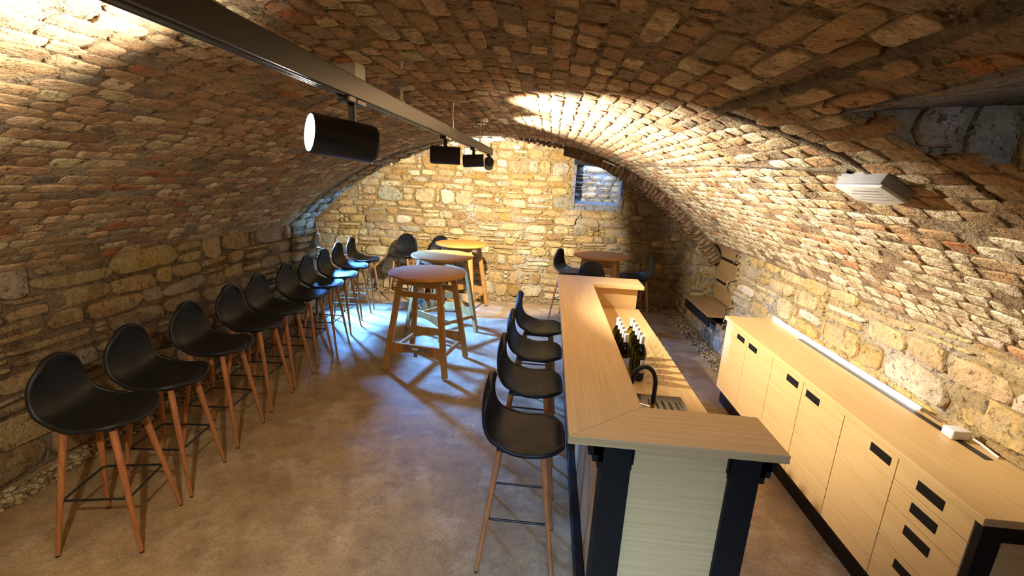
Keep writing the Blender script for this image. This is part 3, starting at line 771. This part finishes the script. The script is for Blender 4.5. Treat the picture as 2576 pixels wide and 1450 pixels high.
# steel latch bar and sticker on the first table, chrome prop and hang tag on the second
mb = MB(); mb.box((-.13, -.325, .275), (.17, -.307, .315), .002); mb.box((-.01, -.325, .205), (.03, -.309, .29), .002); lt = mb.build('latch', 'zinc', tabs[0])
mb = MB(); mb.box((-.03, -.3275, .284), (.04, -.3252, .308)); mb.build('sticker', 'white', lt)
mb = MB(); mb.tube([(-.10, -.20, 1.0), (-.12, -.25, .52)], .012, 12); mb.build('prop', 'steel', tabs[1], 60)
mb = MB(); mb.box((-.075, -.012, -.09), (.075, .012, .09), .003, None)
tgm = Matrix.Rotation(math.radians(-30), 4, 'Y') @ Matrix.Rotation(math.radians(12), 4, 'X')
bmesh.ops.transform(mb.bm, matrix=Matrix.Translation((-.10, -.27, .43)) @ tgm, verts=mb.bm.verts); tg_ = mb.build('hang_tag', 'white', tabs[1])
mb = MB(); mb.box((-.062, -.0145, .0), (.062, -.0115, .05)); mb.box((-.02, -.0145, -.08), (.0, -.0115, .0))
bmesh.ops.transform(mb.bm, matrix=Matrix.Translation((-.10, -.27, .43)) @ tgm, verts=mb.bm.verts); mb.build('tag_print', 'blue', tg_)

# ------------------------------------------------------------------ bar counter
HB, TH = 1.12, .036
bx0, bx1, by0, by1 = .135, .985, 1.61, 4.78; ix, iy0, iy1 = .478, 1.905, 4.425
bar = empty('bar_counter', (0, 0, 0), 0, 'oak bar counter with raised ledge and black corner posts', 'bar counter')
def board(poly, mat, grainname='ledge_board'):
    mb = MB(); mb.prism(poly, HB - TH, HB, 'z', .003); return mb.build(grainname, mat, bar)
board([(bx0, by0), (ix, iy0), (ix, iy1), (bx0, by1)], 'oak_y')
board([(bx0 + .0008, by0), (bx1, by0), (bx1, iy0), (ix + .0008, iy0)], 'oak_x')
board([(bx0 + .0008, by1), (ix + .0008, iy1), (bx1, iy1), (bx1, by1)], 'oak_x')
# body: front panel, near end panel, far end panel
mb = MB(); mb.box((.315, 1.76, .10), (.34, 4.66, HB - TH), .001); mb.build('front_panel', 'oak_z', bar)
mb = MB(); mb.box((.405, 1.715, .02), (.82, 1.735, HB - TH), .001); mb.build('end_panel', 'oak_x', bar)
mb = MB(); mb.box((.34, 4.53, .05), (.945, 4.60, HB - TH), .001); mb.build('end_panel', 'oak_x', bar)
mb = MB(); mb.box((.34, 1.745, .03), (.36, 4.53, HB - TH), .001); mb.build('inner_panel', 'oak_y', bar)
mb = MB(); mb.box((.36, 1.745, .08), (.93, 4.53, .82), .002); mb.build('base_cabinet', 'oak_z', bar)
mb = MB(); mb.box((.265, 1.72, 0), (.315, 4.70, .10), .004); mb.build('plinth', 'blackwood', bar)
mb = MB(); mb.box((.40, 1.722, .995), (.83, 1.738, HB - TH), .001); mb.build('apron', 'blackwood', bar)
def post(px0, px1, yf, sgn):
    mb = MB(); mb.box((px0, yf, 0), (px1, yf + .12, HB - TH), .003)
    e = px0 if sgn < 0 else px1
    for k, (z0, d) in enumerate(((.985, .062), (.955, .042), (.925, .022))):
        lo, hi = (e - d, e + .01) if sgn < 0 else (e - .01, e + d)
        mb.box((lo, yf + .004, z0), (hi, yf + .116, HB - TH), .002)
    # inner side of the capital
    e2 = px1 if sgn < 0 else px0
    for z0, d in ((.93, .004), (.955, .010)):
        lo, hi = (e2 - .01, e2 + d) if sgn < 0 else (e2 - d, e2 + .01)
        mb.box((lo, yf + .006, z0), (hi, yf + .1, HB - TH), .001)
    return mb.build('corner_post', 'blackwood', bar)
post(.294, .413, 1.695, -1); post(.815, .935, 1.695, 1); post(.294, .413, 4.58, -1)
mb = MB(); mb.box((.36, 1.84, .82), (.975, 4.53, .86), .003); mb.build('worktop', 'oak_y', bar)

# sink set into the lower worktop
sk = empty('sink', (.66, 2.28, .861), 0, 'stainless steel sink with ridged drainboard set into the bar worktop', 'sink')
mb = MB(); mb.prism([(-.235, -.36), (.205, -.36), (.205, .29), (-.235, .29)], 0, .005, 'z', .002); mb.build('rim', 'steel', sk, 30)
for k in range(5):
    x = -.0 + k * .040; mb = MB(); mb.tube([(x, -.30, .004), (x, -.28, .010), (x, .20, .010), (x, .22, .004)], .007, 8); mb.build('drain_ridge', 'steel', sk, 60)
mb = MB(); mb.lathe([(.0, .0056), (.13, .0056), (.135, .008), (.14, .0056)], 32, None, (-.09, .03, 0)); mb.build('bowl_edge', 'steel', sk, 40)
mb = MB(); mb.lathe([(.128, .0065), (.11, .0062), (.0, .0061)], 32, None, (-.09, .03, 0)); mb.build('bowl', 'zinc', sk, 60)
mb = MB(); mb.tube([(.175, -.3, .0055), (.175, .22, .0055)], .003, 8); mb.build('groove', 'black', sk, 60)

fc = empty('faucet', (.645, 2.345, .866), 0, 'black hose gooseneck faucet with brass base at the sink', 'faucet')
mb = MB(); mb.lathe([(0, 0), (.022, 0), (.022, .01), (.0125, .014), (.0125, .06), (0, .06)], 20); mb.build('base', 'brass', fc, 40)
pts = [(0, 0, .05), (0, 0, .12)] + [(-.065 + .065 * math.cos(t), 0, .17 + .10 * math.sin(t)) for t in [PI * k / 12 for k in range(0, 11)]] + [(-.135, 0, .13)]
mb = MB(); mb.tube(pts, .0125, 14); mb.build('hose', 'black', fc, 60)
mb = MB(); mb.tube([(-.135, 0, .135), (-.137, 0, .085)], [.015, .013], 14); mb.build('spray_head', 'black', fc, 60)

# ------------------------------------------------------------------ wine bottles and glasses on the bar worktop
def make_bottle(gm):
    r = empty('wine_bottle')
    mb = MB(); mb.lathe([(0, .004), (.03, 0), (.0365, .006), (.0375, .02), (.0375, .185), (.034, .205), (.022, .232), (.0155, .25), (.0145, .262), (.0145, .296), (0, .296)], 24); mb.build('body', gm, r, 50)
    mb = MB(); mb.lathe([(.0152, .236), (.0158, .24), (.0155, .262), (.0155, .300), (.0148, .302), (0, .302)], 20); mb.build('capsule', 'capsule', r, 40)
    mb = MB()
    n = 14
    V = [mb.bm.verts.new((math.cos(t) * .0380, math.sin(t) * .0380, z)) for z in (.06, .15) for t in [math.radians(-150 + 120 * k / (n - 1) * 1.0) for k in range(n)]]
    for k in range(n - 1): mb.bm.faces.new((V[k], V[k + 1], V[n + k + 1], V[n + k]))
    lb = mb.build('label', 'wlabel', r, 180); sl = lb.modifiers.new('thick', 'SOLIDIFY'); sl.thickness = .0004
    return r
bp = make_bottle('bottle'); bp2 = make_bottle('bottle2'); used = {0: False, 1: False}
spots = []
for i, y in enumerate((2.79, 2.875, 2.96, 3.05, 3.15)): spots.append((.648, y, 0 if i < 4 else 1, i, 'R'))
for i, y in enumerate((2.80, 2.885, 2.97, 3.06, 3.15)): spots.append((.548, y, 0, i, 'L'))
ol = ['front', 'second', 'third', 'fourth', 'rearmost']
for x, y, kd, i, sd in spots:
    src = (bp, bp2)[kd]; o = src if not used[kd] else copy_tree(src); used[kd] = True
    o.location = (x, y, .861); o.rotation_euler = (0, 0, random.uniform(-.4, .4) + (0 if sd == 'L' else .6))
    if kd: lb = 'olive glass wine bottle with white capsule at the rear of the bottle group'
    else: lb = '%s dark wine bottle with white capsule in the row %s' % (ol[i], 'beside the wine glasses' if sd == 'R' else 'against the raised bar ledge')
    tag(o, lb, 'bottle', 'wine bottles behind the bar ledge')
def make_glass():
    r = empty('wine_glass')
    mb = MB(); mb.lathe([(0, 0), (.034, 0), (.034, .0025), (.012, .006), (.004, .012), (.0035, .085), (.008, .093), (.026, .105), (.037, .13), (.036, .16), (.030, .195)], 28); mb.build('bowl_and_stem', 'glass', r, 60)
    return r
gp = make_glass(); first = True
gl = [(.725, 2.72), (.805, 2.765), (.725, 2.81), (.805, 2.855), (.725, 2.90), (.805, 2.945), (.725, 2.99), (.805, 3.035), (.725, 3.08), (.805, 3.125)]
for i, (x, y) in enumerate(gl):
    o = gp if first else copy_tree(gp); first = False; o.location = (x, y, .861)
    c = 'beside the dark bottles' if i % 2 == 0 else 'beside the open worktop edge'
    tag(o, '%s clear wine glass in the column %s' % (ol[i // 2], c), 'wine glass', 'wine glasses on the bar worktop')

# ------------------------------------------------------------------ cabinets along the right wall
KX, KZ = 1.80, .865
def handle(parent, y0, y1, z0, z1):
    mb = MB(); mb.box((KX - .004, y0, z0), (KX + .012, y1, z1), .001); h = mb.build('handle', 'blackwood', parent)
    return h
def unit(name, y0, y1, label, fronts, cat='cabinet'):
    e = empty(name, (0, 0, 0), 0, label, cat, 'oak base cabinets along the right wall')
    mb = MB(); mb.box((KX + .022, y0 + .001, .16), (2.24, y1 - .001, KZ - .001), .001); mb.build('body', 'oak_z', e)
    mb = MB(); mb.box((KX + .05, y0 + .001, 0), (KX + .07, y1 - .001, .16)); mb.build('plinth', 'blackwood', e)
    for nm, a, b, z0, z1, hh in fronts:
        mb = MB(); mb.box((KX, a + .0025, z0 + .0025), (KX + .02, b - .0025, z1 - .0025), .0012); f = mb.build(nm, 'oak_y', e)
        handle(f, *hh)
    return e
DZ0, DZ1 = .165, .862
unit('base_cabinet', 3.42, 4.365, 'two-door oak base cabinet at the far end of the right wall', [('door', 3.884, 4.365, DZ0, DZ1, (3.937, 4.088, .775, .82)), ('door', 3.42, 3.884, DZ0, DZ1, (3.69, 3.84, .775, .82))])
unit('base_cabinet', 2.544, 3.42, 'two-door oak base cabinet in the middle of the right wall run', [('door', 2.985, 3.42, DZ0, DZ1, (3.04, 3.19, .778, .825)), ('door', 2.544, 2.985, DZ0, DZ1, (2.785, 2.935, .778, .825))])
unit('base_cabinet', 2.12, 2.544, 'single-door oak base cabinet beside the drawers', [('door', 2.12, 2.544, DZ0, DZ1, (2.16, 2.305, .783, .829))])
zs = [.862, .742, .616, .422, .165]
unit('drawer_cabinet', 1.705, 2.12, 'oak drawer cabinet with four black grips, nearest the camera', [('drawer', 1.705, 2.12, b, a, (1.842, 1.987, a - .082, a - .033)) for a, b in zip(zs, zs[1:])], 'drawer cabinet')
ep = empty('end_frame', (0, 0, 0), 0, 'black framed end panel closing the near end of the drawer cabinet', 'panel')
mb = MB(); mb.box((KX + .002, 1.67, 0), (KX + .085, 1.70, KZ - .001), .002); mb.build('stile', 'blackwood', ep)
mb = MB(); mb.box((2.17, 1.67, 0), (2.245, 1.70, KZ - .001), .002); mb.build('stile', 'blackwood', ep)
mb = MB(); mb.box((KX + .085, 1.67, .785), (2.17, 1.70, KZ - .001), .002); mb.build('rail', 'blackwood', ep)
mb = MB(); mb.box((KX + .085, 1.682, .02), (2.17, 1.70, .785), .001); mb.build('panel', 'oak_x', ep)
ct = empty('worktop', (0, 0, 0), 0, 'long oak worktop over the cabinets along the right wall', 'worktop')
mb = MB(); mb.box((1.778, 1.655, KZ), (2.275, 4.385, .90), .003); mb.build('slab', 'oak_y', ct)
mb = MB(); mb.box((2.165, 2.10, .8985), (2.205, 3.80, .9015)); mb.build('cable_slot', 'black', ct)
led = empty('led_tube', (0, 0, 0), 0, 'long white LED tube lying along the back of the right worktop', 'lamp')
mb = MB(); mb.tube([(2.235, 2.60, .913), (2.235, 4.36, .913)], .0125, 14); mb.build('tube', 'led', led, 60)
mb = MB(); mb.tube([(2.235, 2.575, .913), (2.235, 2.605, .913)], .0128, 14); mb.tube([(2.235, 4.355, .913), (2.235, 4.385, .913)], .0128, 14); mb.build('end_cap', 'white', led, 60)
mb = MB(); mb.tube([(2.235, 2.58, .913), (2.245, 2.52, .905), (2.25, 2.46, .903)], .003, 8); mb.build('lead', 'black', led, 60)
chg = empty('power_adapter', (0, 0, 0), 0, 'white power adapter block standing on the right worktop', 'power adapter')
mb = MB(); mb.box((2.145, 2.265, .9015), (2.245, 2.335, .952), .008, None, 3); mb.build('housing', 'white', chg, 40)
mb = MB(); mb.tube([(2.235, 2.268, .925), (2.245, 2.22, .918), (2.25, 2.17, .908), (2.245, 2.12, .905)], .006, 10); mb.build('cord', 'white', chg, 60)

# ------------------------------------------------------------------ wooden step and panelling in the opening
st = empty('wooden_step', (0, 0, 0), 0, 'wooden step with black riser in the opening of the right wall', 'step')
mb = MB(); mb.box((2.14, 5.80, .47), (2.56, 6.88, .50), .004); mb.build('tread', 'planks', st)
mb = MB(); mb.box((2.16, 5.82, .335), (2.19, 6.86, .47), .002); mb.build('riser', 'blackwood', st)
pn = empty('wood_panelling', (0, 0, 0), 0, 'plank panelling with dark joints above the wooden step', 'panelling')
for z0, z1 in ((.505, .76), (.80, 1.10), (1.14, 1.45)):
    mb = MB(); mb.box((2.56, 5.58, z0), (2.585, 6.87, z1), .003); mb.build('plank', 'planks', pn)
for z0, z1 in ((.76, .80), (1.10, 1.14)):
    mb = MB(); mb.box((2.565, 5.58, z0), (2.58, 6.87, z1)); mb.build('joint_strip', 'blackwood', pn)

# ------------------------------------------------------------------ lighting track and spots
TX, TZ = -.70, 2.372
tr = empty('lighting_track', (0, 0, 0), 0, 'dark metal lighting track hanging on wires along the vault', 'lighting track')
mb = MB(); mb.box((TX - .02, .0, TZ - .034), (TX + .02, 5.22, TZ + .034), .003); mb.build('rail_body', 'track', tr)
for dx in (-.014, -.002, .010):
    mb = MB(); mb.box((TX + dx - .003, .01, TZ - .0375), (TX + dx + .003, 5.21, TZ - .033)); mb.build('conductor', 'steel' if dx == -.002 else 'black', tr)
for y in (.95, 2.12, 3.2, 4.4, 5.18):
    mb = MB(); mb.tube([(TX, y, TZ + .03), (TX, y, vault_z(TX) + .01)], .0012, 6); mb.build('wire', 'steel', tr, 60)
    mb = MB(); mb.box((TX - .012, y - .028, TZ + .033), (TX + .012, y + .028, TZ + .041), .002); mb.tube([(TX, y, TZ + .04), (TX, y, TZ + .09)], [.007, .005], 10); mb.build('clamp', 'white', tr, 40)
    mb = MB(); mb.tube([(TX, y, vault_z(TX) - .05), (TX, y, vault_z(TX) - .02)], [.005, .006], 10); mb.build('hook', 'white', tr, 40)

def spot(y, aim, scale, label, power, cone, blend, col=(1, .91, .76), drop=.20, slide=0.0):
    a = Vector(aim).normalized()
    e = empty('track_spotlight', (TX, y, TZ - .036), 0, label, 'spotlight', 'spotlights on the lighting track')
    R, L = .060 * scale, .205 * scale
    mb = MB(); mb.box((-.019, -.075, -.018), (.019, .075, 0), .003); ad = mb.build('adapter', 'black', e)
    mb = MB(); mb.box((-.020, -.06, -.013), (.0205, -.01, .0), .001); mb.box((.0195, .0, -.015), (.0215, .072, -.002), .0005); mb.build('adapter_plate', 'white', ad)
    mb = MB(); mb.beam((0, 0, -.016), (0, 0, -drop + R * .8), .024, .018, (1, 0, 0), .003); mb.build('stem', 'black', e)
    C = Vector((0, 0, -drop)) + a * slide
    prof = [(0, -L * .5), (R * .86, -L * .5), (R * .97, -L * .47), (R, -L * .42), (R, L * .5), (R * .93, L * .5), (R * .90, L * .44), (0, L * .44)]
    mb = MB(); mb.lathe(prof, 40, a, C); mb.build('housing', 'black', e, 40)
    mb = MB(); mb.lathe([(0, L * .462), (R * .89, L * .462), (R * .89, L * .455), (0, L * .455)], 40, a, C); mb.build('lens', 'disc', e, 40)
    ld = bpy.data.lights.new('spot_beam', 'SPOT'); ld.energy = power; ld.color = col; ld.spot_size = math.radians(cone); ld.spot_blend = blend; ld.shadow_soft_size = R * .6
    lo = bpy.data.objects.new('spot_beam', ld); lo.location = C + a * (L * .52); lo.rotation_euler = a.to_track_quat('-Z', 'Y').to_euler(); link(lo, e)
    return e
spot(1.59, (-.72, -.69, .10), 1.08, 'lit track spotlight with glowing white lens, nearest the camera', 190, 120, .7, drop=.138, slide=.033)
spot(2.99, (.96, .20, .0), .94, 'second black track spotlight, turned towards the right wall', 330, 105, .45, drop=.114)
spot(4.07, (.97, .10, .08), .9, 'third black track spotlight, turned towards the right wall', 200, 110, .6, drop=.105)
spot(5.06, (-.14, .95, -.26), .86, 'black track spotlight at the far track end, aimed at the far wall', 480, 92, .3, drop=.095)
spot(.18, (-.62, .52, -.60), 1.0, 'black track spotlight above the photographer, turned down towards the floor', 80, 115, .8, col=(1, .87, .68), drop=.13)

# ------------------------------------------------------------------ small fixtures
em = empty('emergency_light', (0, 0, 0), 0, 'white emergency light box on the vault behind the lighting track', 'emergency light')
mb = MB(); mb.box((-1.19, 2.15, 2.515), (-.925, 2.27, 2.59), .006); mb.build('housing', 'white', em, 40)
mb = MB(); mb.box((-1.17, 2.16, 2.503), (-.945, 2.26, 2.517), .004); mb.build('lens', 'greyp', em, 40)
sm = empty('smoke_detector', (-.66, 4.22, vault_z(-.66) + .005), 0, 'round white smoke detector at the crown of the vault', 'smoke detector')
mb = MB(); mb.lathe([(0, 0), (.055, 0), (.057, -.02), (.054, -.03), (0, -.03)], 32); mb.build('base', 'white', sm, 40)
mb = MB(); mb.lathe([(.05, -.03), (.046, -.045), (.03, -.052), (0, -.053)], 32); mb.build('cap', 'white', sm, 40)
mb = MB()
for k in range(10):
    t = 2 * PI * k / 10; mb.box((math.cos(t) * .047 - .006, math.sin(t) * .047 - .006, -.045), (math.cos(t) * .047 + .006, math.sin(t) * .047 + .006, -.032))
mb.build('vents', 'black', sm)
# emergency lamp on the right haunch, lying on the curved surface
a_em = ang_of_x(1.27); N_em = Vector((-math.cos(a_em), 0, -math.sin(a_em))); T_em = Vector((-math.sin(a_em), 0, math.cos(a_em)))
em2 = empty('emergency_light', (1.27, 1.93, vault_z(1.27)), 0, 'slim white emergency light on the right haunch of the vault', 'emergency light')
rot = Matrix((Vector((0, 1, 0)), T_em, N_em)).transposed().to_4x4()
mb = MB(); mb.box((-.135, -.065, -.01), (.135, .065, .045), .004); bmesh.ops.transform(mb.bm, matrix=rot, verts=mb.bm.verts); mb.build('housing', 'greyp', em2, 40)
mb = MB(); mb.prism([(-.137, .055)] + [(-.137 + .274 * k / 12, -.055 - .03 * math.sin(PI * k / 12)) for k in range(13)] + [(.137, .055)], .044, .056, 'z', .002); bmesh.ops.transform(mb.bm, matrix=rot, verts=mb.bm.verts); cv = mb.build('cover', 'white', em2, 40)
for k in range(4):
    mb = MB(); mb.box((-.09, -.045 + k * .022, .0562), (.09 - .03 * (k % 2), -.038 + k * .022, .0568)); bmesh.ops.transform(mb.bm, matrix=rot, verts=mb.bm.verts); mb.build('print_line', 'greyp', cv)
lb_ = empty('strip_light', (0, 0, 0), 0, 'short white strip light under the crown of the far arch', 'strip light')
mb = MB(); mb.box((-1.22, 6.45, 2.615), (-.86, 6.52, 2.66), .006); mb.build('housing', 'white', lb_, 40)
mb = MB(); mb.box((-1.20, 6.455, 2.602), (-.88, 6.515, 2.617), .004); mb.build('diffuser', 'led', lb_, 40)
sn = empty('wall_speaker', (0, 0, 0), 0, 'small upright white box high on the far wall', 'wall box')
mb = MB(); mb.box((-1.49, YB - .09, 2.42), (-1.40, YB + .01, 2.55), .006); mb.build('housing', 'white', sn, 40)
mb = MB(); mb.box((-1.475, YB - .094, 2.44), (-1.415, YB - .088, 2.53), .001); mb.build('front_grille', 'greyp', sn)
jb = empty('junction_box', (0, 0, 0), 0, 'small flat white junction box on the far wall near the crown', 'junction box')
mb = MB(); mb.box((-.66, YB - .06, 2.57), (-.56, YB + .01, 2.63), .005); mb.build('housing', 'white', jb, 40)
mb = MB(); mb.box((-.65, YB - .065, 2.575), (-.57, YB - .058, 2.625), .002); mb.build('cover', 'white', jb, 40)
cc = empty('cable_cover', (0, 0, 0), 0, 'short white cable cover strip on the brick arch at right', 'cable cover')
a_c = ang_of_x(.73); T_c = Vector((-math.sin(a_c), 0, math.cos(a_c))); P_c = Vector((.73, y_end(.73) - .035, vault_z(.73) - .03))
mb = MB(); mb.beam(P_c - T_c * .085, P_c + T_c * .085, .03, .02, (0, 1, 0), .003); mb.build('strip', 'white', cc, 40)
mb = MB(); mb.tube([P_c - T_c * .085, P_c - T_c * .16 + Vector((0, .02, 0))], .004, 8); mb.build('cable_end', 'white', cc, 60)
